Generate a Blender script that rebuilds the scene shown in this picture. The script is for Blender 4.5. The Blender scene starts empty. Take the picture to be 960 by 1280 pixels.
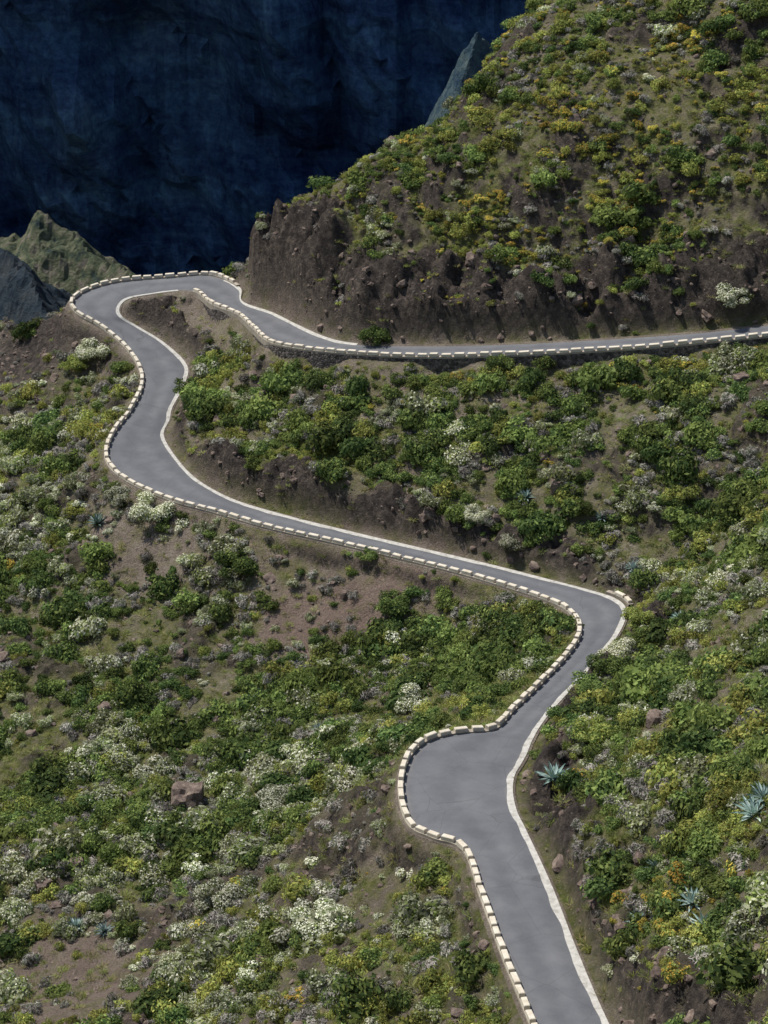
import bpy, math, random
import numpy as np
from mathutils import Vector, noise as mnoise
from mathutils.bvhtree import BVHTree
random.seed(7); rng=np.random.default_rng(7)
F=2600.0; P=math.radians(27); CZ=130.0
# image pixels (u,v) + chosen elevation, unprojected through the camera -> world coordinates
def ray(u,v):
    x=(u-480)/F; y=-(v-640)/F
    return np.array([x, math.cos(P)+y*math.sin(P), -math.sin(P)+y*math.cos(P)])
def pt(u,v,z):
    d=ray(u,v); k=z/d[2]
    return [d[0]*k,d[1]*k,z+CZ]
def pty(u,v,y):
    d=ray(u,v); k=y/d[1]
    return [d[0]*k,y,d[2]*k+CZ]
ST=[((718,1400),(820,1400),-96.5),((670,1280),(757,1280),-98),((635,1195),(718,1190),-99.2),((607,1120),(687,1110),-100.2),
((585,1062),(655,1040),-101.2),((545,1046),(643,1015),-101.6),((516,1030),(638,990),-102),((505,990),(640,970),-102.4),((512,952),(648,955),-102.8),
((535,928),(655,942),-103.2),((575,917),(662,925),-103.6),((620,912),(672,908),-104.1),((645,888),(690,885),-104.8),((682,852),(722,850),-105.6),
((712,820),(752,818),-106.4),((727,795),(775,785),-107),((724,775),(780,762),-107.5),((708,760),(765,748),-107.9),((680,748),(730,737),-108.3),
((640,735),(680,724),-108.7),((580,717),(605,705),-109.2),((500,697),(520,685),-109.8),((420,678),(435,665),-110.3),((340,660),(355,645),-110.7),
((270,640),(290,625),-111),((215,625),(245,600),-111.1),((160,600),(218,572),-111.1),((136,575),(203,545),-111),((142,545),(210,525),-110.6),
((165,515),(213,510),-110.1),((180,485),(226,485),-109.4),((178,462),(232,458),-108.8),((160,435),(205,430),-108),((130,410),(170,408),-107),
((100,393),(150,395),-106),((92,378),(148,383),-105.3),((110,364),(160,373),-104.6),((150,353),(190,367),-104),((210,348),(225,363),-103.3),
((262,345),(248,366),-102.8),((298,360),(268,381),-102.2),((303,378),(298,393),-101.6),((340,392),(318,410),-100.9),((372,408),(340,428),-100),
((410,424),(385,437),-99.2),((450,431),(440,442),-98.4),((520,433),(520,446),-97.4),((600,432),(600,445),-96.4),((700,428),(700,441),-94.9),
((800,422),(800,435),-93.4),((880,416),(880,428),-92.3),((960,407),(960,420),-91.3),((1060,397),(1060,410),-90)]
LP=np.array([pt(a[0],a[1],z) for a,b,z in ST]); RP=np.array([pt(b[0],b[1],z) for a,b,z in ST])
CP=[(0,400,-113),(50,400,-110),(60,440,-112.5),(0,450,-115),(120,470,-112.5),(60,520,-115),(0,540,-117),(100,590,-113.5),(0,620,-118),(60,660,-117),(0,720,-120),
(0,900,-122),(0,1100,-121),(0,1280,-118),(200,700,-115.5),(200,800,-119),(200,900,-121),(200,1050,-119.5),(200,1200,-117),(200,1280,-114.5),
(400,720,-113.5),(400,800,-116.5),(400,900,-117.5),(400,1000,-114),(400,1100,-111.5),(400,1200,-109),(400,1280,-107),
(550,740,-111.5),(550,800,-113.5),(550,870,-111),(620,780,-110.5),(650,840,-107.8),(480,950,-110),(500,1100,-105.5),(550,1200,-104),(600,1280,-101.5),
(800,1280,-94),(960,1280,-86),(960,1000,-88),(720,1000,-100.5),(800,1000,-95.5),(745,900,-101.3),(850,900,-96),(960,850,-93),(800,800,-105),(880,780,-100.5),(960,700,-97.5),(820,740,-106.5),(900,700,-102.5),
(800,1130,-95),(715,885,-102.7),(748,845,-103.8),(300,600,-109),(300,520,-106.5),(250,500,-107.5),(400,600,-106.7),(400,520,-103.2),(400,463,-101.8),(550,660,-107.5),(550,560,-102.7),(550,467,-99.2),
(700,690,-106.5),(700,600,-102),(700,500,-97.8),(700,460,-96.7),(850,700,-105.5),(850,600,-100),(850,500,-95.8),(850,452,-94.4),(960,600,-98.5),(960,500,-94),(960,442,-92.8),
(200,400,-106),(240,420,-105.5),(270,402,-104.4),(230,450,-107.2),(280,450,-105.2),(310,435,-103.2),(330,480,-104),(240,382,-104.3),
(325,308,-96.3),(400,340,-93.8),(400,265,-88.5),(400,245,-87.2),(468,195,-81.8),(480,300,-88.5),(480,380,-94),(540,165,-79),(585,148,-77.5),(605,105,-73.5),(640,50,-69.5),(700,8,-66.5),
(600,380,-92.5),(600,300,-87.2),(600,200,-79.8),(700,380,-91.8),(700,300,-86),(700,200,-78),(700,100,-71),(850,370,-89.5),(850,300,-84.5),(850,200,-76.5),(850,100,-69.5),(850,0,-62.5),
(960,370,-88.8),(960,250,-79),(960,100,-68),(960,0,-60.8),(1080,370,-88.3),(1080,100,-66),(1080,0,-59),(1080,700,-92),(1080,1000,-82),(1080,1280,-80),(1080,500,-91),
(-120,400,-118),(-120,600,-121),(-120,900,-125),(-120,1280,-122)]
cw=[pt(*c) for c in CP]
def behind(u,v,z,dx,dy,dz):
    p=pt(u,v,z); cw.append([p[0]+dx,p[1]+dy,p[2]+dz])
for (u,v,z) in [(325,308,-96.3),(400,245,-87.2),(468,195,-81.8),(540,165,-79),(585,148,-77.5),(605,105,-73.5),(640,50,-69.5)]:
    behind(u,v,z,-3,4,-4.5); behind(u,v,z,-7,11,-13); behind(u,v,z,-18,30,-48)
behind(700,8,-66,-4,14,-6); behind(700,0,-66,0,40,-30)
for (u,v,z) in [(0,400,-113),(50,395,-110),(100,380,-106),(150,353,-104.2),(210,348,-103.5),(262,345,-103),(-120,400,-118)]:
    behind(u,v,z,-3,8,-6); behind(u,v,z,-8,32,-42)
cw+=[[60,300,80],[90,310,85],[300,200,150],[300,350,120],[300,50,120],[-300,200,-90],[-300,400,-120],[0,450,-190],[-100,450,-170],[150,450,-120],[0,650,-220],[-300,650,-220],[300,650,-200],
[0,0,127.5],[0,30,94],[0,60,66],[-40,0,127],[40,0,127],[150,0,125],[-150,0,110],[150,100,80],[-150,100,10],
[30,55,66],[-30,60,50],[15,87,43],[42,85,48],[-15,87,36],[15,70,52],[42,66,55],[75,70,60],[75,95,55],[0,-100,140],[-300,-100,120],[300,-100,160]]
cw=np.array(cw)
def vn(x,y,seed):
    r=np.random.default_rng(seed).random((256,256))
    xi=np.floor(x).astype(int); yi=np.floor(y).astype(int); fx=x-xi; fy=y-yi
    fx=fx*fx*(3-2*fx); fy=fy*fy*(3-2*fy)
    a=r[xi&255,yi&255]; b=r[(xi+1)&255,yi&255]; c=r[xi&255,(yi+1)&255]; d=r[(xi+1)&255,(yi+1)&255]
    return (a*(1-fx)+b*fx)*(1-fy)+(c*(1-fx)+d*fx)*fy-0.5
def fbm(x,y,w,seed,o=4):
    s=0;a=1
    for i in range(o):
        s=s+a*vn(x/w+y*0.13/w*i+17*i,y/w-x*0.11/w*i+31*i,seed+i); a*=.52; w*=.5
    return s
def ss(a,b,x):
    t=np.clip((x-a)/(b-a),0,1); return t*t*(3-2*t)
def cat(Pn,n=14):
    out=[]
    for i in range(len(Pn)-1):
        p0=Pn[max(i-1,0)];p1=Pn[i];p2=Pn[i+1];p3=Pn[min(i+2,len(Pn)-1)]
        for k in range(n):
            t=k/n
            out.append(0.5*((2*p1)+(-p0+p2)*t+(2*p0-5*p1+4*p2-p3)*t*t+(-p0+3*p1-3*p2+p3)*t**3))
    out.append(Pn[-1]); return np.array(out)
NS=14
L=cat(LP,NS); R=cat(RP,NS)
C=(L+R)/2
arc=np.concatenate([[0],np.cumsum(np.linalg.norm(np.diff(C,axis=0),axis=1))])
ctl=np.vstack([cw,LP,RP])
keep=[]
for i,p in enumerate(ctl):
    if all((p[0]-ctl[j][0])**2+(p[1]-ctl[j][1])**2>0.6 for j in keep): keep.append(i)
ctl=ctl[keep]
D=np.linalg.norm(ctl[:,None,:2]-ctl[None,:,:2],axis=2)
n=len(ctl); A=np.zeros((n+3,n+3)); A[:n,:n]=D-np.eye(n)*0.4; A[:n,n]=1;A[:n,n+1:]=ctl[:,:2];A[n,:n]=1;A[n+1:,:n]=ctl[:,:2].T
W=np.linalg.solve(A,np.concatenate([ctl[:,2],[0,0,0]]))
def base(x,y):
    sh=x.shape; x=x.ravel();y=y.ravel(); out=np.zeros(len(x))
    for s in range(0,len(x),40000):
        X_=x[s:s+40000,None]-ctl[None,:,0]; Y_=y[s:s+40000,None]-ctl[None,:,1]
        out[s:s+40000]=np.sqrt(X_*X_+Y_*Y_)@W[:n]+W[n]+x[s:s+40000]*W[n+1]+y[s:s+40000]*W[n+2]
    return out.reshape(sh)
SUB=1
def roadinfo(x,y):
    sh=x.shape; x=x.ravel();y=y.ravel()
    s_=np.full(len(x),99.);z_=np.zeros(len(x));sd=np.zeros(len(x));ix=np.zeros(len(x),int)
    A0=L[::SUB,:2]; AB=(R-L)[::SUB,:2]; LL=(AB**2).sum(1)
    for s in range(0,len(x),20000):
        dx_=x[s:s+20000,None]-A0[None,:,0]; dy_=y[s:s+20000,None]-A0[None,:,1]
        t=np.clip((dx_*AB[None,:,0]+dy_*AB[None,:,1])/LL[None],0,1)
        dd=(dx_-t*AB[None,:,0])**2+(dy_-t*AB[None,:,1])**2
        k=dd.argmin(1); r=np.arange(len(k))
        s_[s:s+20000]=np.sqrt(dd[r,k]); tt=t[r,k]; z_[s:s+20000]=L[k*SUB,2]; sd[s:s+20000]=np.where(tt>.5,1,-1); ix[s:s+20000]=k*SUB
    return s_.reshape(sh),z_.reshape(sh),sd.reshape(sh),ix.reshape(sh)
IW0=39*NS
rubble=np.array(pt(45,435,-112.5)[:2])
crest=[(*pt(600,120,-74.5)[:2],5.5),(*pt(335,315,-96)[:2],5),(*pt(655,45,-69.5)[:2],4.5),(*pt(490,255,-86)[:2],4),(*pt(540,275,-87)[:2],4)]
def height(x,y):
    z=base(x,y)
    sd,zr,side,ix=roadinfo(x,y)
    gx=base(x+1,y)-z; gy=base(x,y+1)-z; sl=np.sqrt(gx**2+gy**2)
    rk=np.clip((sl-.55)/.5,0,1)
    amp=np.clip((sd-1)/6,0,1)
    rid=-np.abs(fbm(x,y,5.,50,5))*2.4+.6
    fade=1-.5*ss(46*NS,49*NS,ix)
    cutH=((side<0)&(ix>=40*NS))*fade; cutR=((side>0)&(ix<38*NS)).astype(float)
    nz=.6+fbm(x,y,6,333,3)*1.2
    zc=cutH*(ss(.9,2.2,sd)*(1-ss(4.5,11,sd)))*4.0*np.clip(nz+.3,.4,1.5)+cutR*(ss(.9,2.0,sd)*(1-ss(3,7,sd)))*1.5*np.clip(nz,.1,1.3)
    cut=np.clip(cutH*1.9*(1-ss(6,9.5,sd+fbm(x,y,5,400,3)*6))+cutR*1.1*(1-ss(2.5,4.8,sd+fbm(x,y,5,400,3)*5)),0,1)*(sd>.6)
    oc=ss(.2,.36,fbm(x,y,8,500,4))*ss(-95,-84,z-CZ)+.8*ss(.26,.4,fbm(x,y,7,700,4))
    for q_ in crest: oc=oc+1.1*np.exp(-((x-q_[0])**2+(y-q_[1])**2)/q_[2]**2)*ss(-.25,.1,fbm(x,y,4,910,3))
    oc=np.clip(oc,0,1)
    blocky=np.floor(fbm(x,y,3.5,60,3)*5)/5*1.6+np.floor(fbm(x,y,1.6,66,2)*4)/4*.8
    fine=fbm(x,y,1.3,75,2)*.32
    z=z+amp*(fbm(x,y,14,11,3)*1.6+fbm(x,y,3.,21,4)*.55+rk*rid*1.1)+np.clip((sd-1)/2,0,1)*(fine+cut*(rid*1.8+blocky*1.3)+oc*(.7+rid*1.0+blocky*.7))+zc
    wallside=(side>0)&(ix>=IW0)
    w0=np.where(wallside,0.1,0.7); bl=np.where(wallside,.6,1.5)
    t=np.clip((sd-w0)/bl,0,1); t=t*t*(3-2*t)
    z=(zr-.12)*(1-t)+z*t
    rub=np.exp(-((x-rubble[0])**2+(y-rubble[1])**2)/11**2)*1.3
    return z,np.clip(np.maximum(np.maximum(cut,oc*.9),rub),0,1)
def mesh(name,v,f,mats,link=True,uv=None,mi=None,sm=False):
    m=bpy.data.meshes.new(name); m.from_pydata(np.asarray(v).tolist() if len(v) and not isinstance(v[0],Vector) else v,[],np.asarray(f).tolist() if isinstance(f,np.ndarray) else f)
    for q in mats: m.materials.append(q)
    if mi is not None: m.polygons.foreach_set('material_index',mi)
    if sm: m.polygons.foreach_set('use_smooth',[True]*len(m.polygons))
    o=bpy.data.objects.new(name,m)
    if link: bpy.context.collection.objects.link(o)
    if uv is not None:
        l=m.uv_layers.new(name='UVMap'); lv=np.zeros(len(m.loops),int); m.loops.foreach_get('vertex_index',lv); l.data.foreach_set('uv',np.array(uv)[lv].ravel())
    m.update(); return o
class N:
    def __init__(s,name):
        s.m=bpy.data.materials.new(name); s.m.use_nodes=True; s.t=s.m.node_tree; s.t.nodes.clear()
        s.out=s.n('ShaderNodeOutputMaterial')
    def n(s,ty,**k):
        a=s.t.nodes.new(ty)
        for q,v in k.items():
            if q.startswith('i_'): a.inputs[q[2:]].default_value=v
            else: setattr(a,q,v)
        return a
    def l(s,a,b): s.t.links.new(a,b)
    def noise(s,scale,detail=5,rough=.6,vec=None):
        a=s.n('ShaderNodeTexNoise',i_Scale=scale,i_Detail=detail,i_Roughness=rough)
        if vec is not None: s.l(vec,a.inputs['Vector'])
        return a.outputs['Fac']
    def pos(s): return s.n('ShaderNodeNewGeometry').outputs['Position']
    def mapped(s,sc,rot=(0,0,0)):
        m=s.n('ShaderNodeMapping'); s.l(s.pos(),m.inputs[0]); m.inputs['Scale'].default_value=sc; m.inputs['Rotation'].default_value=rot; return m.outputs[0]
    def ramp(s,fac,st):
        a=s.n('ShaderNodeValToRGB'); s.l(fac,a.inputs[0]); e=a.color_ramp.elements
        while len(e)>len(st): e.remove(e[-1])
        while len(e)<len(st): e.new(.5)
        for q,(p,c) in zip(e,st): q.position=p; q.color=(*c,1)
        return a.outputs[0]
    def mix(s,f,a,b,bt='MIX'):
        x=s.n('ShaderNodeMix',data_type='RGBA',blend_type=bt)
        for i,v in ((0,f),(6,a),(7,b)):
            if isinstance(v,(int,float)): x.inputs[i].default_value=v
            elif isinstance(v,tuple): x.inputs[i].default_value=(*v,1)
            else: s.l(v,x.inputs[i])
        return x.outputs[2]
    def math(s,op,a,b=0.,cl=False):
        x=s.n('ShaderNodeMath',operation=op,use_clamp=cl)
        for i,v in ((0,a),(1,b)):
            if isinstance(v,(int,float)): x.inputs[i].default_value=v
            else: s.l(v,x.inputs[i])
        return x.outputs[0]
    def attr(s,nm): return s.n('ShaderNodeAttribute',attribute_name=nm).outputs['Fac']
    def fin(s,col,rough=.9,bump=None,bs=.5,bd=.1,spec=.2):
        b=s.n('ShaderNodeBsdfPrincipled',i_Roughness=rough); b.inputs['Specular IOR Level'].default_value=spec
        if isinstance(col,tuple): b.inputs['Base Color'].default_value=(*col,1)
        else: s.l(col,b.inputs['Base Color'])
        if bump is not None:
            q=s.n('ShaderNodeBump',i_Strength=bs,i_Distance=bd); s.l(bump,q.inputs['Height']); s.l(q.outputs[0],b.inputs['Normal'])
        s.l(b.outputs[0],s.out.inputs[0]); return s.m
def ground_mat():
    k=N('hillside_soil'); p=k.pos()
    soil=k.ramp(k.noise(.35,8,.65,p),[(.3,(.21,.172,.142)),(.5,(.34,.28,.225)),(.7,(.46,.39,.315))])
    soil=k.mix(k.math('MULTIPLY',k.attr('red'),.7),soil,(.3,.205,.165))
    fine=k.noise(5,6,.75,p)
    soil=k.mix(.9,soil,k.ramp(fine,[(.3,(.4,.4,.4)),(.55,(1,1,1)),(.75,(1.4,1.35,1.3))]),'MULTIPLY')
    grassc=k.ramp(k.noise(1.3,6,.7,p),[(.3,(.08,.10,.025)),(.5,(.16,.175,.045)),(.62,(.26,.245,.095)),(.8,(.35,.31,.17))])
    gm=k.math('ADD',k.math('MULTIPLY',k.attr('grass'),1.5),k.math('MULTIPLY',k.math('SUBTRACT',k.noise(.5,7,.7,p),.53),3.2))
    gm=k.math('ADD',gm,0.,True)
    c=k.mix(gm,soil,grassc)
    rockc=k.ramp(k.noise(1.1,9,.75,p),[(.32,(.022,.019,.018)),(.47,(.07,.057,.05)),(.58,(.135,.108,.09)),(.78,(.32,.26,.21))])
    c=k.mix(k.attr('rock'),c,rockc)
    vz=k.n('ShaderNodeTexVoronoi',i_Scale=1.6); k.l(p,vz.inputs['Vector'])
    stone=k.ramp(vz.outputs['Distance'],[(.1,(1,1,1)),(.16,(0,0,0))])
    c=k.mix(k.math('MULTIPLY',stone,.5),c,(.36,.3,.25))
    hb=k.math('ADD',k.noise(2.2,10,.8,p),k.math('MULTIPLY',fine,.4))
    return k.fin(c,.95,hb,1.,1.)
M_ground=ground_mat()
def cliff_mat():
    k=N('haze_tinted_cliff_rock')
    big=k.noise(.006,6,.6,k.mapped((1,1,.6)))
    col=k.ramp(big,[(.36,(.04,.075,.16)),(.5,(.08,.14,.24)),(.64,(.15,.22,.285))])  # distance haze painted into the cliff as a dark blue base colour
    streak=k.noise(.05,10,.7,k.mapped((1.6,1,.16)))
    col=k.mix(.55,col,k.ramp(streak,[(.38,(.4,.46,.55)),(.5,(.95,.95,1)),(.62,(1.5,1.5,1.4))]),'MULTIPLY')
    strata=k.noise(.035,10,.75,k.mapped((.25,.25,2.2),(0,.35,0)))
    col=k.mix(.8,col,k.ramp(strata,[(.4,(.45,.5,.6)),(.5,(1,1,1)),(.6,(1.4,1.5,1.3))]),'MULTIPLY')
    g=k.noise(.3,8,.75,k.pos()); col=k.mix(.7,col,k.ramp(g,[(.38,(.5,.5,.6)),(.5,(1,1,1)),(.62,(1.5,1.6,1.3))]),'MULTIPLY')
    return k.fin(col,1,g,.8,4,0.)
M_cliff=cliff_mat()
def asphalt():
    k=N('asphalt'); uv=k.n('ShaderNodeUVMap').outputs[0]; p=k.pos()
    c=k.ramp(k.noise(.3,6,.6,p),[(.3,(.103,.107,.119)),(.7,(.138,.14,.15))])
    sp=k.n('ShaderNodeSeparateXYZ'); k.l(uv,sp.inputs[0])
    w=k.math('SINE',k.math('MULTIPLY',sp.outputs[0],12.566))
    tr=k.ramp(k.math('ADD',k.math('MULTIPLY',w,.25),k.math('MULTIPLY',k.noise(.6,4,.6,p),.8)),[(.15,(.88,.88,.88)),(.7,(1.06,1.06,1.05))])
    c=k.mix(1.,c,tr,'MULTIPLY')
    c=k.mix(.6,c,k.ramp(k.noise(9,5,.8,p),[(.3,(.8,.8,.8)),(.7,(1.12,1.12,1.12))]),'MULTIPLY')
    vo=k.n('ShaderNodeTexVoronoi',feature='DISTANCE_TO_EDGE',i_Scale=.2)
    nz=k.n('ShaderNodeTexNoise',i_Scale=.8); k.l(p,nz.inputs['Vector'])
    k.l(k.mix(.3,p,nz.outputs['Color'],'ADD'),vo.inputs['Vector'])
    cr=k.ramp(vo.outputs['Distance'],[(.0,(1,1,1)),(.007,(0,0,0))])
    c=k.mix(k.math('MULTIPLY',cr,.5),c,(.055,.055,.058))
    edge=k.math('ABSOLUTE',k.math('SUBTRACT',sp.outputs[0],.5))
    dirt=k.math('MULTIPLY',k.math('ADD',k.math('SUBTRACT',edge,.44),k.math('MULTIPLY',k.math('SUBTRACT',k.noise(1.5,6,.7,p),.5),.12)),12.,True)
    c=k.mix(k.math('MULTIPLY',dirt,.45),c,(.24,.21,.18))
    return k.fin(c,.8,k.noise(14,4,.7,p),.2,.02,.3)
M_asph=asphalt()
def simple(name,st,sc,rough=.9,bs=.5,bd=.05,sc2=None):
    k=N(name); p=k.pos(); c=k.ramp(k.noise(sc,7,.7,p),st)
    return k.fin(c,rough,k.noise(sc2 or sc*3,6,.75,p),bs,bd)
M_conc=simple('weathered_concrete',[(.3,(.22,.2,.17)),(.45,(.40,.385,.35)),(.7,(.54,.52,.48))],1.8)
M_block=simple('cream_limewashed_stone',[(.25,(.4,.34,.26)),(.5,(.58,.52,.42)),(.7,(.68,.63,.54))],1.2)
M_base=simple('parapet_base_stone',[(.3,(.22,.19,.155)),(.7,(.42,.37,.3))],1.5)
def wallmat():
    k=N('basalt_masonry'); v=k.n('ShaderNodeTexVoronoi',i_Scale=2.6); k.l(k.pos(),v.inputs['Vector'])
    bw=k.n('ShaderNodeRGBToBW'); k.l(v.outputs['Color'],bw.inputs[0])
    c=k.mix(.9,k.ramp(k.noise(2,5,.7,k.pos()),[(.3,(.05,.045,.042)),(.7,(.16,.14,.13))]),k.ramp(bw.outputs[0],[(.2,(.4,.4,.4)),(.8,(1.6,1.55,1.5))]),'MULTIPLY')
    e=k.n('ShaderNodeTexVoronoi',feature='DISTANCE_TO_EDGE',i_Scale=2.6); k.l(k.pos(),e.inputs['Vector'])
    c=k.mix(k.ramp(e.outputs['Distance'],[(0.,(1,1,1)),(.05,(0,0,0))]),c,(.03,.028,.026))
    return k.fin(c,.95,e.outputs['Distance'],.8,.2)
M_wall=wallmat()
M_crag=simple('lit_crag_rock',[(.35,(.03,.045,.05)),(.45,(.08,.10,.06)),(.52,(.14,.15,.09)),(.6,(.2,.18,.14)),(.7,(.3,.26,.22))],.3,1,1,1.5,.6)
M_cragb=simple('haze_tinted_crag_rock',[(.35,(.02,.045,.08)),(.5,(.06,.10,.12)),(.68,(.13,.17,.16))],.25,1,1,1.5,.6)  # bluish air haze is painted into this crag's base colour
M_cragd=simple('shade_toned_crag_rock',[(.35,(.012,.02,.035)),(.5,(.03,.045,.06)),(.68,(.07,.08,.085))],.16,1,1,1.5,.6)  # darker rock colour stands in for shade on the nearer left ridge
M_rock=simple('basalt_boulder',[(.3,(.06,.045,.04)),(.5,(.16,.12,.10)),(.7,(.3,.24,.19))],1.6,.95,.8,.2)
def leaf(name,stops,trans=.4,rv=.35):
    k=N(name); oi=k.n('ShaderNodeObjectInfo').outputs['Random']
    f=k.math('ADD',k.math('MULTIPLY',k.attr('v'),1-rv*.9),k.math('MULTIPLY',oi,rv*.9))
    c=k.ramp(f,stops)
    hs=k.n('ShaderNodeHueSaturation'); k.l(c,hs.inputs['Color'])
    k.l(k.math('ADD',.48,k.math('MULTIPLY',oi,.035)),hs.inputs['Hue'])
    m2=k.math('FRACT',k.math('MULTIPLY',oi,7.3)); k.l(k.math('ADD',.8,k.math('MULTIPLY',m2,.9)),hs.inputs['Value'])
    hs.inputs['Saturation'].default_value=.93
    c=hs.outputs[0]
    d=k.n('ShaderNodeBsdfDiffuse'); t=k.n('ShaderNodeBsdfTranslucent'); k.l(c,d.inputs[0]); k.l(c,t.inputs[0])
    mx=k.n('ShaderNodeMixShader',i_Fac=trans); k.l(d.outputs[0],mx.inputs[1]); k.l(t.outputs[0],mx.inputs[2]); k.l(mx.outputs[0],k.out.inputs[0])
    return k.m
Lg=leaf('green_foliage',[(.1,(.07,.10,.028)),(.5,(.155,.205,.05)),(.95,(.28,.335,.095))])
Ldg=leaf('dark_green_foliage',[(.1,(.03,.052,.02)),(.6,(.07,.115,.034)),(.95,(.14,.19,.06))])
Ls=leaf('silver_foliage',[(.1,(.15,.165,.09)),(.5,(.29,.305,.185)),(.95,(.44,.44,.3))])
Lw=leaf('white_flowers',[(.1,(.40,.40,.29)),(.9,(.66,.64,.52))],.25)
Ly=leaf('lime_foliage',[(.1,(.14,.155,.035)),(.5,(.29,.30,.065)),(.95,(.44,.42,.11))])
Lo=leaf('ochre_flowers',[(.1,(.26,.18,.025)),(.5,(.46,.32,.035)),(.95,(.58,.45,.07))])
Ld=leaf('dry_twigs',[(.1,(.13,.115,.1)),(.5,(.26,.235,.21)),(.95,(.4,.37,.33))],.15)
Lt=leaf('straw_grass',[(.1,(.2,.17,.07)),(.5,(.33,.28,.12)),(.95,(.46,.4,.22))])
Lgg=leaf('green_grass',[(.1,(.11,.14,.035)),(.5,(.19,.23,.055)),(.95,(.3,.33,.1))])
La=leaf('agave_leaf',[(.1,(.10,.15,.13)),(.5,(.2,.28,.25)),(.95,(.38,.45,.42))],.1)
x0,x1,y0,y1,dx=-82.,92.,82.,322.,.38
xs=np.arange(x0,x1,dx); ys=np.arange(y0,y1,dx); X,Y=np.meshgrid(xs,ys,indexing='ij'); Z,RK=height(X,Y)
def bil(G,x,y):
    fx=np.clip((x-x0)/dx,0,len(xs)-1.001); fy=np.clip((y-y0)/dx,0,len(ys)-1.001); i=fx.astype(int); j=fy.astype(int); a=fx-i;b=fy-j
    return (G[i,j]*(1-a)+G[i+1,j]*a)*(1-b)+(G[i,j+1]*(1-a)+G[i+1,j+1]*a)*b
def hz(x,y): return bil(Z,x,y)
def gridfaces(nx,ny):
    i,j=np.meshgrid(np.arange(nx-1),np.arange(ny-1),indexing='ij'); a=(i*ny+j).ravel()
    return np.stack([a,a+ny,a+ny+1,a+1],1)
V=np.stack([X.ravel(),Y.ravel(),Z.ravel()],1); Fc=gridfaces(len(xs),len(ys))
ter=mesh('hillside_terrain',V,Fc,[M_ground],sm=True)
bvh=BVHTree.FromPolygons(V.tolist(),Fc.tolist())
def hit(u,v):
    h=bvh.ray_cast(Vector((0,0,CZ)),Vector(ray(u,v)).normalized(),600)
    return np.array(h[0]) if h[0] is not None else None
#  u,v : green silver lime ochre dry dens grass red
SEED=[(100,500,.3,.4,.2,0,.3,.8,.4,0),(50,440,.1,.2,.1,0,.6,.15,0,0),(60,600,.3,.5,.2,0,.3,1,.4,0),(200,680,.3,.25,0,0,.4,.25,.1,.2),(150,780,.7,.1,0,0,.3,1,.5,0),
(430,760,.3,0,0,0,.4,.12,0,1),(300,850,.8,0,.1,0,.2,1.1,.5,0),(480,830,.8,0,.1,0,.2,1,.4,.3),(620,770,.9,0,.1,0,.1,1.2,.6,0),(650,870,.3,.1,.3,0,.2,.55,.9,0),
(80,980,.8,.18,.1,0,.1,1.1,.6,0),(250,1000,.7,.12,.15,0,.3,1,.5,0),(370,1000,.3,.35,.25,0,.1,1,.4,0),(450,1020,.1,.1,.1,0,.5,.3,.4,.2),(500,1060,.1,.1,.1,.1,.5,.3,.4,.2),
(130,1220,.2,.12,.2,0,.4,.3,.1,.6),(400,1150,.25,.3,.45,0,.1,1.1,.3,0),(450,1270,.4,.15,.35,0,.2,.7,.3,.4),(600,1180,.6,.1,.2,0,.2,.7,.6,0),(850,1000,.7,0,.3,0,.1,1.2,.5,0),
(850,1100,.4,.06,.35,.25,.1,1.1,.4,0),(900,1230,.35,.2,.45,0,.1,1.2,.3,0),(740,1060,.3,0,.2,0,.3,.7,.6,.4),(850,850,.6,.1,.25,0,.1,1.2,.4,0),(920,700,.4,.15,.4,0,.1,1.2,.4,0),
(800,640,.9,.05,.05,0,.3,1.3,.4,0),(880,540,.8,0,.1,0,.3,1.3,.4,0),(650,560,.6,.03,.1,0,.5,1.3,.3,0),(400,560,.3,.03,.4,0,.3,.7,.9,.2),(480,640,.3,.05,.1,0,.4,.5,.2,.3),
(330,470,.3,.1,.5,0,.1,1.1,.4,0),(200,400,.1,.2,0,0,.6,.25,.1,0),(260,470,.4,.05,.5,0,0,1.1,.3,0),(560,480,.6,.12,.2,0,.2,1.2,.3,0),(450,300,.2,.05,.7,.2,.1,1.1,.5,0),
(560,220,.3,.02,.6,.25,.1,1.15,.6,0),(500,370,.1,.05,.2,0,.4,.35,.1,.2),(380,370,.1,.05,.2,0,.4,.2,0,.2),(620,280,.15,0,.3,.75,.1,1.1,.6,.1),(720,250,.2,.02,.3,.75,.3,1.05,.5,.1),(700,150,.25,0,.25,.4,.4,.6,.4,.3),
(850,250,.5,.02,.25,.5,.2,1.1,.5,.1),(850,100,.45,.02,.25,.5,.3,.8,.5,.3),(930,50,.5,0,.25,.2,.2,.95,.5,.2),(650,380,.4,.05,.2,.1,.3,.7,.3,.3),(850,370,.6,.03,.35,.1,.1,1.1,.5,.1)]
sw=[];sv=[]
for s in SEED:
    h=hit(s[0],s[1])
    if h is not None: sw.append(h[:2]); sv.append(s[2:])
sw=np.array(sw); sv=np.array(sv)
def fields(x,y):
    xx=x+fbm(x,y,9,80,3)*8; yy=y+fbm(x,y,9,90,3)*8
    out=np.zeros((len(x),8))
    for s in range(0,len(x),50000):
        d=(xx[s:s+50000,None]-sw[None,:,0])**2+(yy[s:s+50000,None]-sw[None,:,1])**2+4; w=1/(d*d); w/=w.sum(1)[:,None]; out[s:s+50000]=w@sv
    return out
fl=fields(X.ravel(),Y.ravel())
gzx,gzy=np.gradient(Z,dx); slope=np.sqrt(gzx**2+gzy**2)
rd,_,_,_=roadinfo(X,Y)
rockm=np.clip(np.maximum(np.clip((slope-1.1)/.5,0,1),RK)*np.clip(rd-.8,0,1),0,1)
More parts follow.
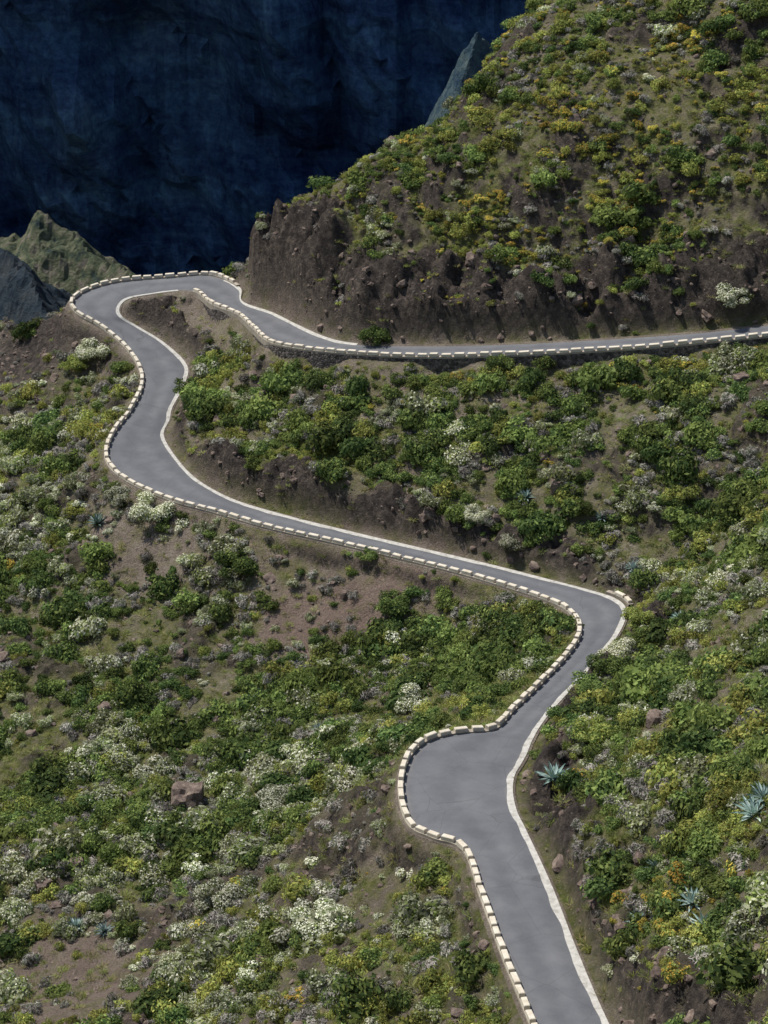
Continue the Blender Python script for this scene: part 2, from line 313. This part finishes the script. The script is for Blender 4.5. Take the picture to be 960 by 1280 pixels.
for nm,val in (('grass',fl[:,6]),('red',fl[:,7]),('rock',rockm.ravel())):
    a=ter.data.attributes.new(nm,'FLOAT','POINT'); a.data.foreach_set('value',val.astype(np.float32))
def far_axis(a,b,lo,hi,n1,n2):
    return np.concatenate([np.linspace(a,lo,n1,endpoint=False),np.linspace(lo,hi,n2,endpoint=False),np.linspace(hi,b,n1)])
fx=far_axis(-900,900,x0+1,x1-1,60,40); fy=far_axis(-300,820,y0+1,y1-1,50,60)
FX,FY=np.meshgrid(fx,fy,indexing='ij'); FZ=base(FX,FY)+fbm(FX,FY,60,5,5)*14*np.clip((np.maximum(np.maximum(-85-FX,FX-95),np.maximum(85-FY,FY-325)))/60,0,1)
inside=(FX>x0+2)&(FX<x1-2)&(FY>y0+2)&(FY<y1-2); FZ=np.where(inside,FZ-6,FZ-.3)
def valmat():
    k=N('valley_rock_haze_tint'); sp=k.n('ShaderNodeSeparateXYZ'); k.l(k.pos(),sp.inputs[0])
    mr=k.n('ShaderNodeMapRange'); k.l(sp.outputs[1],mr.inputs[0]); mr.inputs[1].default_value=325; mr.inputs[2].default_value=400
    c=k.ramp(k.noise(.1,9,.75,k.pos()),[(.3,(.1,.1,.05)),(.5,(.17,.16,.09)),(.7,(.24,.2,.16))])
    h=k.ramp(k.noise(.03,9,.75,k.pos()),[(.3,(.012,.022,.04)),(.7,(.04,.06,.08))])  # far ground: blue haze put into the rock colour, blended in along y
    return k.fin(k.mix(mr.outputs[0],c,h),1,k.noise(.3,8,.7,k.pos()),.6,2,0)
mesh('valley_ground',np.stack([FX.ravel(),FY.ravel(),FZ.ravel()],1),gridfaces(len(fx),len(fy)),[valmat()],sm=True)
cx=np.linspace(-900,900,640); cz=np.linspace(0,1,220); CX,CT=np.meshgrid(cx,cz,indexing='ij')
Hh=CT*760-280; CY=730+(CT-.5)*10-ss(-100,-800,CX)*260
CY=CY+fbm(CX,Hh*.2,150,7,5)*70-np.abs(fbm(CX+Hh*.35,Hh*.55,60,17,6))*60+fbm(CX,Hh*.25,24,23,4)*14+np.abs(fbm(CX+Hh*.5,Hh*.8,50,27,5))*10
HZ=Hh+fbm(CX,CX*0,90,37,4)*40*CT
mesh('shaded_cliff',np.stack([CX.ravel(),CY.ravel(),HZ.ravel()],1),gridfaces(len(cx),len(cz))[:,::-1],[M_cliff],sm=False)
def crag(name,poly,slp,ext,mat,seed,step=.8):
    poly=np.array(poly); xa=np.arange(poly[:,0].min()-ext,poly[:,0].max()+ext,step); ya=np.arange(poly[:,1].min()-ext,poly[:,1].max()+ext,step)
    x,y=np.meshgrid(xa,ya,indexing='ij'); best=np.full(x.shape,-1e9)
    for a,b in zip(poly[:-1],poly[1:]):
        ab=b[:2]-a[:2]; t=np.clip(((x-a[0])*ab[0]+(y-a[1])*ab[1])/(ab@ab),0,1)
        d=np.sqrt((x-a[0]-t*ab[0])**2+(y-a[1]-t*ab[1])**2)
        best=np.maximum(best,a[2]+t*(b[2]-a[2])-slp*d**.97)
    z=best-np.abs(fbm(x,y,16,seed,5))*9+fbm(x,y,5,seed+9,4)*2.6+2
    z=z+np.floor(fbm(x,y,7,seed+20,3)*5)/5*1.6
    mesh(name,np.stack([x.ravel(),y.ravel(),z.ravel()],1),gridfaces(len(xa),len(ya)),[mat],sm=False)
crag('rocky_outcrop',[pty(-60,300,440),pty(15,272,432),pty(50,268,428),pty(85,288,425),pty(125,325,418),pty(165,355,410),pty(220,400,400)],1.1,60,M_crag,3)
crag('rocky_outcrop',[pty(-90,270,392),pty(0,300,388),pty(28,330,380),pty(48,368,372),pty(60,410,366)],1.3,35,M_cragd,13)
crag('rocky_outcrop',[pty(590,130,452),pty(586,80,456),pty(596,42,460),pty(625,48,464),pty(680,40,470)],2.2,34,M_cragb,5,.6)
# ---------- road
Lr,Rr=L.copy(),R.copy(); cross=(Rr-Lr); wd=np.linalg.norm(cross,axis=1)[:,None]; cu=cross/wd
def ribbon(name,a,b,mat,nc=6,i0=0,i1=None):
    i1=i1 or len(a); a=a[i0:i1];b=b[i0:i1]; v=[];uv=[]
    for i in range(len(a)):
        for c in range(nc+1):
            t=c/nc; v.append(a[i]*(1-t)+b[i]*t); uv.append((t,arc[i+i0]))
    return mesh(name,v,gridfaces(len(a),nc+1)[:,::-1],[mat],uv=uv,sm=True)
zz=np.array([0,0,1.])
ribbon('asphalt_road',Lr,Rr,M_asph,8)
def skirt(name,e,dirv,i0,i1,w=.75,mat=M_ground):
    v=[]
    for i in range(i0,i1):
        p=e[i]; d=dirv[i]
        v+= [p-d*.02-zz*.01, p+d*w-zz*.04, p+d*(w+.35)-zz*.7]
    return mesh(name,v,gridfaces(i1-i0,3)[:,::-1],[mat])
skirt('road_shoulder',Lr,-cu,0,len(L)); skirt('road_shoulder',Rr,cu,0,IW0,.5)
wn=fbm(arc,arc*0,3,61,4)[:,None]*.22
nearw=(1-ss(80,190,arc))[:,None]
iG=38*NS
ribbon('concrete_gutter',Rr-cu*(.28+.05*nearw+wn)+zz*.012,Rr+cu*.25+zz*.03,M_conc,3,i0=0,i1=iG)
ribbon('concrete_gutter',Lr+cu*(.35+wn)+zz*.012,Lr-cu*.35+zz*.03,M_conc,3,i0=39*NS+6,i1=45*NS)
def parapet(name,e,dirv,i0,i1,off=.3,bl=1.2,gap=.42,h=.6,w=.45,baseh=.2,depth=.6,low=M_base):
    pts=e[i0:i1]+dirv[i0:i1]*off; ar=np.concatenate([[0],np.cumsum(np.linalg.norm(np.diff(pts,axis=0),axis=1))])
    v=[];f=[];mi=[]
    dn=np.gradient(pts,axis=0); dn[:,2]=0; dn/=np.linalg.norm(dn,axis=1)[:,None]; nr=np.stack([-dn[:,1],dn[:,0],dn[:,0]*0],1)
    for i,p in enumerate(pts):
        a=p-nr[i]*(w/2+.03); b=p+nr[i]*(w/2+.03); v+=[a-zz*depth,a+zz*baseh,b+zz*baseh,b-zz*depth]
    for i in range(len(pts)-1):
        for k in range(3): f.append((i*4+k,i*4+k+1,i*4+4+k+1,i*4+4+k)); mi.append(1)
    s=.3
    while s<ar[-1]-bl:
        L_=bl*random.uniform(.85,1.12)
        pa=np.array([np.interp(s,ar,pts[:,k]) for k in range(3)]); pb=np.array([np.interp(s+L_,ar,pts[:,k]) for k in range(3)])
        t=pb-pa; ln=np.linalg.norm(t); t/=ln; nn=np.array([-t[1],t[0],0]); nn/=np.linalg.norm(nn)
        yaw=random.gauss(0,.03); t=t+nn*yaw; t/=np.linalg.norm(t)
        o=len(v); hh=h*random.uniform(.88,1.1); jo=random.uniform(-.03,.03); bv=.05
        lo=[pa-nn*w/2,pb-nn*w/2,pb+nn*w/2,pa+nn*w/2]; cc=(pa+pb)/2
        for zl,ins in ((baseh-.06,0),(hh-bv,0),(hh,bv)):
            for q in lo:
                d=q-cc; along=np.dot(d,t); ac=np.dot(d,nn)
                v.append(cc+t*np.sign(along)*(abs(along)-ins)+nn*(np.sign(ac)*(abs(ac)-ins)+jo)+zz*zl)
        for r in range(2):
            for k in range(4): f.append((o+r*4+k,o+r*4+(k+1)%4,o+r*4+4+(k+1)%4,o+r*4+4+k)); mi.append(0)
        f.append((o+8,o+9,o+10,o+11)); mi.append(0)
        s+=L_+gap*random.uniform(.75,1.2)
    return mesh(name,v,f,[M_block,low],mi=mi)
parapet('stone_parapet',Lr,-cu,0,int(40.0*NS))
parapet('stone_parapet',Rr,cu,39*NS-4,len(L),off=.28)
parapet('stone_parapet',Rr,cu,int(16.2*NS),int(17.6*NS),off=.9,bl=1.4)
e=Rr[39*NS:]+cu[39*NS:]*.34; v=[]
for i in range(len(e)):
    d=cu[39*NS+i]; v+=[e[i]+d*.22-zz*.02,e[i]+d*.5-zz*3.2]
mesh('stone_retaining_wall',v,gridfaces(len(e),2)[:,::-1],[M_wall])
# ---------- plant prototypes
def proto(name,coll,lobes,n,ls,mats,wts,asp=1.6,flat=.8,flower=None,fl_n=0,fs=.1):
    v=[];f=[];mi=[];at=[]
    def quad(c,nrm,s,asp,m,val):
        a=nrm.cross(Vector((random.gauss(0,1),random.gauss(0,1),random.gauss(0,1))))
        if a.length<1e-4: return
        a.normalize(); b=nrm.cross(a).normalized(); o=len(v)
        v.extend([c-a*s*asp*.5,c+b*s*.42,c+a*s*asp*.5,c-b*s*.42]); f.append((o,o+1,o+2,o+3)); mi.append(m); at.append(val)
    tot=sum(l[3]**2 for l in lobes)
    for l in lobes:
        k=int(n*l[3]**2/tot)+1; cc=Vector(l[:3]); tone=random.uniform(-.28,.28)
        for _ in range(k):
            d=Vector((random.gauss(0,1),random.gauss(0,1),abs(random.gauss(0,1))*1.2-.4)).normalized()
            r=l[3]*(random.random()**.3)*random.uniform(.82,1.15)
            c=cc+Vector((d.x*r,d.y*r,d.z*r*flat))
            if c.z<0: c.z=random.uniform(0,.1)
            nr=(d*1.1+Vector((random.gauss(0,1),random.gauss(0,1),random.gauss(0,1)))*.5).normalized()
            quad(c,nr,ls*random.uniform(.6,1.4),asp,random.choices(range(len(wts)),wts)[0],min(1,max(0,random.gauss(.5,.18)+tone)))
        if flower is not None:
            for _ in range(int(fl_n*l[3]**2/tot)+1):
                d=Vector((random.gauss(0,1),random.gauss(0,1),abs(random.gauss(0,1))+.3)).normalized(); r=l[3]*random.uniform(.95,1.12)
                quad(cc+Vector((d.x*r,d.y*r,d.z*r*flat)),(d+Vector((random.gauss(0,.4),random.gauss(0,.4),.3))).normalized(),fs*random.uniform(.6,1.4),1.1,flower,random.random())
    o=mesh(name,v,f,mats,link=False,mi=mi); a=o.data.attributes.new('v','FLOAT','FACE'); a.data.foreach_set('value',at)
    coll.objects.link(o); return o
def lob(k,sp=.6,r0=.25,r1=.55,zz_=.4):
    out=[]
    for i in range(k):
        a=random.uniform(0,6.28); q=sp*math.sqrt(random.random()); r=random.uniform(r0,r1); out.append((math.cos(a)*q,math.sin(a)*q,random.uniform(.1,zz_),r))
    return out
def blades(name,coll,n,h,w,spread,mats,curve=.3,seg=3,rb=.25):
    v=[];f=[];at=[];mi=[]
    for i in range(n):
        a=random.uniform(0,6.28); r=random.random()*rb; bx,by=math.cos(a)*r,math.sin(a)*r
        a2=a+random.gauss(0,.6); tilt=random.random()**.7*spread; H=h*random.uniform(.6,1.2); side=Vector((-math.sin(a2),math.cos(a2),0))
        o=len(v); val=random.random(); m=random.randrange(len(mats))
        for s in range(seg+1):
            t=s/seg; ang=tilt+curve*t; c=Vector((bx,by,0))+Vector((math.cos(a2)*math.sin(ang),math.sin(a2)*math.sin(ang),math.cos(ang)))*H*t
            ww=w*(1-t)**.6*(1 if t<1 else .05); v.extend([c-side*ww/2,c+side*ww/2])
        for s in range(seg): f.append((o+2*s,o+2*s+1,o+2*s+3,o+2*s+2)); at.append(val); mi.append(m)
    o=mesh(name,v,f,mats,link=False,mi=mi); a=o.data.attributes.new('v','FLOAT','FACE'); a.data.foreach_set('value',at); coll.objects.link(o); return o
def agave(name):
    v=[];f=[];at=[]
    for i in range(34):
        a=i*2.4+random.uniform(-.2,.2); el=1.45-1.25*(1-i/34)**.7+random.uniform(-.08,.08); H=random.uniform(.85,1.1); side=Vector((-math.sin(a),math.cos(a),0)); o=len(v)
        val=random.random(); dirv=Vector((math.cos(a)*math.cos(el),math.sin(a)*math.cos(el),math.sin(el))); nrm=side.cross(dirv)
        for s in range(5):
            t=s/4; ww=.17*[.7,1,.9,.55,.03][s]; c=dirv*H*t+Vector((0,0,.08-.12*t*t)); v.extend([c-side*ww/2-nrm*.02,c-Vector((0,0,.03)),c+side*ww/2-nrm*.02])
        for s in range(4):
            b=o+3*s; f+= [(b,b+1,b+4,b+3),(b+1,b+2,b+5,b+4)]; at+=[val,val]
    o=mesh(name,v,f,[La]); at_=o.data.attributes.new('v','FLOAT','FACE'); at_.data.foreach_set('value',at)
    return o
def rockmesh(name,coll=None,link=False,seed=0,mat=M_rock,sc=(1,.8,.7),sub=3):
    import bmesh
    bm=bmesh.new(); bmesh.ops.create_icosphere(bm,subdivisions=sub,radius=1)
    for q in bm.verts:
        p=q.co.copy(); d=mnoise.noise(p*1.1+Vector((seed*7.1,0,0)))*.5+mnoise.noise(p*2.7+Vector((0,seed*3.3,0)))*.22+mnoise.noise(p*6+Vector((0,0,seed*2.3)))*.08
        q.co=p*(1+d); q.co.x=max(-.72,min(.75,q.co.x)); q.co.z=min(.7,q.co.z); q.co.x*=sc[0];q.co.y*=sc[1];q.co.z*=sc[2]
    m=bpy.data.meshes.new(name); bm.to_mesh(m); bm.free(); m.materials.append(mat); o=bpy.data.objects.new(name,m)
    if coll: coll.objects.link(o)
    if link: bpy.context.collection.objects.link(o)
    return o
colls={}
def coll(n): c=bpy.data.collections.new(n); colls[n]=c; return c
c=coll('green_shrub_variants')
for i in range(5): proto('green_shrub_%d'%i,c,lob(7+i),850,.12,[Lg,Ldg],[[.8,.2],[.6,.4],[.2,.8],[.45,.55],[.9,.1]][i])
c=coll('silver_shrub_variants')
for i in range(4): proto('silver_shrub_%d'%i,c,lob(9,.6,.22,.45),700,.10,[Ls,Lg],[.68,.32],flower=2,fl_n=[0,40,110,260][i],fs=.08)
for o in c.objects: o.data.materials.append(Lw)
c=coll('lime_shrub_variants')
for i in range(3): proto('lime_shrub_%d'%i,c,lob(6+i,.5,.28,.5),650,.10,[Ly,Lg],[.7,.3])
c=coll('ochre_shrub_variants')
for i in range(3): proto('ochre_shrub_%d'%i,c,lob(8,.6,.2,.42),450,.11,[Ly,Lg],[.5,.5],flower=2,fl_n=[120,220,320][i],fs=.10)
for o in c.objects: o.data.materials.append(Lo)
c=coll('dry_shrub_variants')
for i in range(3): proto('dry_shrub_%d'%i,c,lob(7,.6,.25,.48),500,.075,[Ld,Ldg],[.8,.2],asp=4.5)
c=coll('grass_variants')
for i in range(2): blades('grass_a%d'%i,c,60,.45,.04,.9,[Lt,Lgg],rb=.45)
for i in range(2): blades('grass_b%d'%i,c,60,.4,.045,.9,[Lgg],rb=.45)
c=coll('stone_variants')
for i in range(4): rockmesh('stone_%d'%i,c,seed=i,sub=2)
def scatter(name,cl,P_,scl,zs=1.,tilt=.15):
    n=len(P_)
    m=bpy.data.meshes.new(name); m.from_pydata(P_.tolist(),[],[]); o=bpy.data.objects.new(name,m); bpy.context.collection.objects.link(o)
    rot=np.stack([rng.normal(0,tilt,n),rng.normal(0,tilt,n),rng.uniform(0,6.28,n)],1).astype(np.float32)
    sc=np.stack([scl*rng.uniform(.85,1.2,n),scl*rng.uniform(.85,1.2,n),scl*rng.uniform(.75,1.15,n)*zs],1).astype(np.float32)
    a=m.attributes.new('rot','FLOAT_VECTOR','POINT'); a.data.foreach_set('vector',rot.ravel())
    a=m.attributes.new('scl','FLOAT_VECTOR','POINT'); a.data.foreach_set('vector',sc.ravel())
    a=m.attributes.new('idx','INT','POINT'); a.data.foreach_set('value',rng.integers(0,len(cl.objects),n).astype(np.int32))
    g=bpy.data.node_groups.new(name,'GeometryNodeTree'); g.interface.new_socket('Geometry',in_out='INPUT',socket_type='NodeSocketGeometry'); g.interface.new_socket('Geometry',in_out='OUTPUT',socket_type='NodeSocketGeometry')
    gi=g.nodes.new('NodeGroupInput');go=g.nodes.new('NodeGroupOutput'); ip=g.nodes.new('GeometryNodeInstanceOnPoints'); ci=g.nodes.new('GeometryNodeCollectionInfo')
    ci.inputs['Collection'].default_value=cl; ci.inputs['Separate Children'].default_value=True; ci.inputs['Reset Children'].default_value=True
    ip.inputs['Pick Instance'].default_value=True
    def na(nm,ty):
        q=g.nodes.new('GeometryNodeInputNamedAttribute'); q.data_type=ty; q.inputs['Name'].default_value=nm; return [s for s in q.outputs if s.enabled][0]
    lk=g.links.new
    lk(gi.outputs[0],ip.inputs['Points']); lk(ci.outputs[0],ip.inputs['Instance']); lk(na('rot','FLOAT_VECTOR'),ip.inputs['Rotation']); lk(na('scl','FLOAT_VECTOR'),ip.inputs['Scale']); lk(na('idx','INT'),ip.inputs['Instance Index'])
    lk(ip.outputs[0],go.inputs[0]); md=o.modifiers.new('scatter','NODES'); md.node_group=g
    return o
def cand(n):
    x=rng.uniform(x0+2,x1-2,n); y=rng.uniform(y0+3,y1-4,n); z=hz(x,y)
    d=np.sqrt(x*x+y*y+(z-CZ)**2); ok=(np.abs(x)<.185*d+14); return x[ok],y[ok]
area=(x1-x0)*(y1-y0)
x,y=cand(int(area*2.6)); f8=fields(x,y); sd,_,side,ix=roadinfo(x,y)
sl=bil(slope,x,y); rk=bil(RK,x,y); hill=ss(-98,-90,hz(x,y)-CZ)*(y>225)
scl=np.clip(rng.lognormal(-.4,.55,len(x)),.24,2.4)*(1-.15*hill)*np.where(rng.random(len(x))<.09,1.9,1.)
dens=f8[:,5]*(.93+.4*hill)*np.clip(1.3-np.clip(sl-.8,0,2)*1.0,.2,1)*np.clip(.72+fbm(x,y,6,120,4)*1.5,.04,1.2)*(1-.75*rk)
ok=(rng.random(len(x))<dens)&(sd>scl*.75+.6)
x,y,f8,scl,sd=x[ok],y[ok],f8[ok],scl[ok],sd[ok]
names=[('green_shrubs','green_shrub_variants'),('silver_shrubs','silver_shrub_variants'),('lime_shrubs','lime_shrub_variants'),('ochre_shrubs','ochre_shrub_variants'),('dry_shrubs','dry_shrub_variants')]
wts=np.stack([(f8[:,k]+[0,.04,.02,0,.04][k])*np.exp(3.6*fbm(x,y,5,200+11*k,3)) for k in range(5)],1)+1e-5; wts/=wts.sum(1)[:,None]
cum=wts.cumsum(1); rr=rng.random(len(x)); sp=(rr[:,None]>cum).sum(1).clip(0,4)
for k,(nm,cn) in enumerate(names):
    q=sp==k; s=np.minimum(scl[q]*[1,1.1,.9,.8,.8][k],[3,3,2.2,1.4,1.2][k])
    scatter(nm,colls[cn],np.stack([x[q],y[q],hz(x[q],y[q])-.08*s],1),s,zs=1.2)
gx_,gy_=cand(int(area*1.5)); f9=fields(gx_,gy_); sd2,_,_,_=roadinfo(gx_,gy_); ok=(rng.random(len(gx_))<(.2+.8*f9[:,6])*(1-.7*bil(RK,gx_,gy_)))&(sd2>.75); gx_,gy_=gx_[ok],gy_[ok]
scatter('grass_tufts',colls['grass_variants'],np.stack([gx_,gy_,hz(gx_,gy_)-.03],1),rng.uniform(.5,1.3,len(gx_)))
sx,sy=cand(26000); sd3,_,_,_=roadinfo(sx,sy); ok=(sd3>1.1)&(rng.random(len(sx))<.35+bil(RK,sx,sy)); sx,sy=sx[ok],sy[ok]
scatter('scattered_stones',colls['stone_variants'],np.stack([sx,sy,hz(sx,sy)-.05],1),np.clip(rng.lognormal(-1.6,.6,len(sx)),.08,1.1),tilt=.5)
tmpc=bpy.data.collections.new('staging')
def indiv(nm,u,v_,s,kind):
    h=hit(u,v_)
    if h is None: return
    if kind=='agave': o=agave(nm)
    elif kind=='rock': o=rockmesh(nm,link=True,seed=int(u),sc=(.8,.7,1.3))
    else:
        m={'green':([Ldg,Lg],[.5,.5]),'bright':([Lg,Ly],[.6,.4]),'white':([Ls,Lg],[.8,.2]),'lime':([Ly,Lg],[.7,.3])}[kind]
        o=proto(nm,tmpc,lob(18,.75,.25,.42,.7),4200,.07,m[0],m[1],flower=2 if kind=='white' else None,fl_n=1300,fs=.055)
        if kind=='white': o.data.materials.append(Lw)
        tmpc.objects.unlink(o); bpy.context.collection.objects.link(o)
    o.location=Vector(h)-Vector((0,0,.05)); o.scale=(s,s,s*.9); o.rotation_euler=(0,0,random.uniform(0,6))
for nm,u,v_,s,k in [('green_shrub',297,712,2.8,'green'),('green_shrub',743,925,2.1,'bright'),('flowering_shrub',190,648,2.8,'white'),('flowering_shrub',918,378,2.4,'white'),('flowering_shrub',275,1130,2.5,'white'),
 ('flowering_shrub',120,445,2.8,'white'),('green_shrub',95,458,2.2,'bright'),('green_shrub',850,625,2.2,'bright'),('green_shrub',497,600,1.9,'green'),('green_shrub',470,425,2.2,'green'),('green_shrub',728,640,1.8,'green'),('green_shrub',625,460,2,'green'),('green_shrub',685,458,1.9,'green'),
 ('flowering_shrub',520,885,2.3,'white'),('flowering_shrub',595,650,1.7,'white'),('flowering_shrub',640,685,1.8,'white'),('lime_shrub',605,895,1.2,'lime'),('green_shrub',738,868,1.5,'green'),('green_shrub',810,870,1.8,'bright'),('green_shrub',440,1265,1.2,'bright'),
 ('green_shrub',757,838,1.8,'green'),('flowering_shrub',775,822,2.0,'white'),('green_shrub',722,888,1.2,'green'),
 ('green_shrub',795,778,1.7,'bright'),('green_shrub',460,700,1.5,'green'),('green_shrub',490,760,2.3,'green'),('green_shrub',250,343,1.0,'lime'),('flowering_shrub',400,1160,2.6,'white'),('flowering_shrub',350,1010,2.6,'white'),
 ('green_shrub',240,490,2.4,'green'),('flowering_shrub',150,625,2.0,'white'),
 ('agave_plant',692,975,1.8,'agave'),('agave_plant',942,1020,1.8,'agave'),('agave_plant',865,1130,1.4,'agave'),('agave_plant',800,1155,1.3,'agave'),('agave_plant',122,655,1.7,'agave'),('agave_plant',657,623,1.4,'agave'),('agave_plant',792,712,1.4,'agave'),('agave_plant',752,648,1.2,'agave'),('agave_plant',918,712,1.4,'agave'),('agave_plant',820,1085,1.0,'agave'),
 ('agave_plant',95,1160,1.3,'agave'),('agave_plant',65,650,1.1,'agave'),('agave_plant',130,1165,1.2,'agave'),('agave_plant',310,880,1.4,'agave'),('agave_plant',850,775,1.2,'agave'),('agave_plant',955,1000,1.6,'agave'),('agave_plant',745,185,1.2,'agave'),('agave_plant',880,1160,1.4,'agave'),('agave_plant',400,915,1.2,'agave'),('agave_plant',950,690,1.2,'agave'),
 ('boulder',430,745,.8,'rock'),('boulder',925,480,1.5,'rock'),('boulder',350,700,.7,'rock'),('boulder',820,905,1.3,'rock'),('boulder',55,1110,1.3,'rock'),('boulder',130,890,1.2,'rock'),
 ('boulder',235,1005,2.6,'rock'),('boulder',105,1060,1.1,'rock'),('boulder',95,1085,1.2,'rock'),('boulder',698,610,1.4,'rock')]:
    indiv(nm,u,v_,s,k)
cam=bpy.data.cameras.new('camera'); co=bpy.data.objects.new('camera',cam); bpy.context.collection.objects.link(co)
cam.sensor_fit='VERTICAL'; cam.sensor_height=24; cam.lens=24*F/1280; cam.clip_end=5000; cam.clip_start=1
co.location=(0,0,CZ); co.rotation_euler=(math.pi/2-P,0,0); bpy.context.scene.camera=co
EL=math.radians(60); AZ=math.radians(-60)
sd_=Vector((math.sin(AZ)*math.cos(EL),math.cos(AZ)*math.cos(EL),math.sin(EL)))
sl_=bpy.data.lights.new('sun','SUN'); sl_.energy=5; sl_.angle=math.radians(.5); sl_.color=(1,.96,.88); so=bpy.data.objects.new('sun',sl_); bpy.context.collection.objects.link(so)
so.rotation_euler=sd_.to_track_quat('Z','Y').to_euler(); so.location=(0,200,300)
w=bpy.data.worlds.new('World'); bpy.context.scene.world=w; w.use_nodes=True; t=w.node_tree; sky=t.nodes.new('ShaderNodeTexSky'); sky.sky_type='NISHITA'; sky.sun_disc=False; sky.sun_elevation=EL; sky.sun_rotation=AZ%(2*math.pi)
bg=t.nodes['Background']; bg.inputs[1].default_value=.14; t.links.new(sky.outputs[0],bg.inputs[0])
vs=bpy.context.scene.view_settings; vs.view_transform='Standard'; vs.look='None'; vs.exposure=0
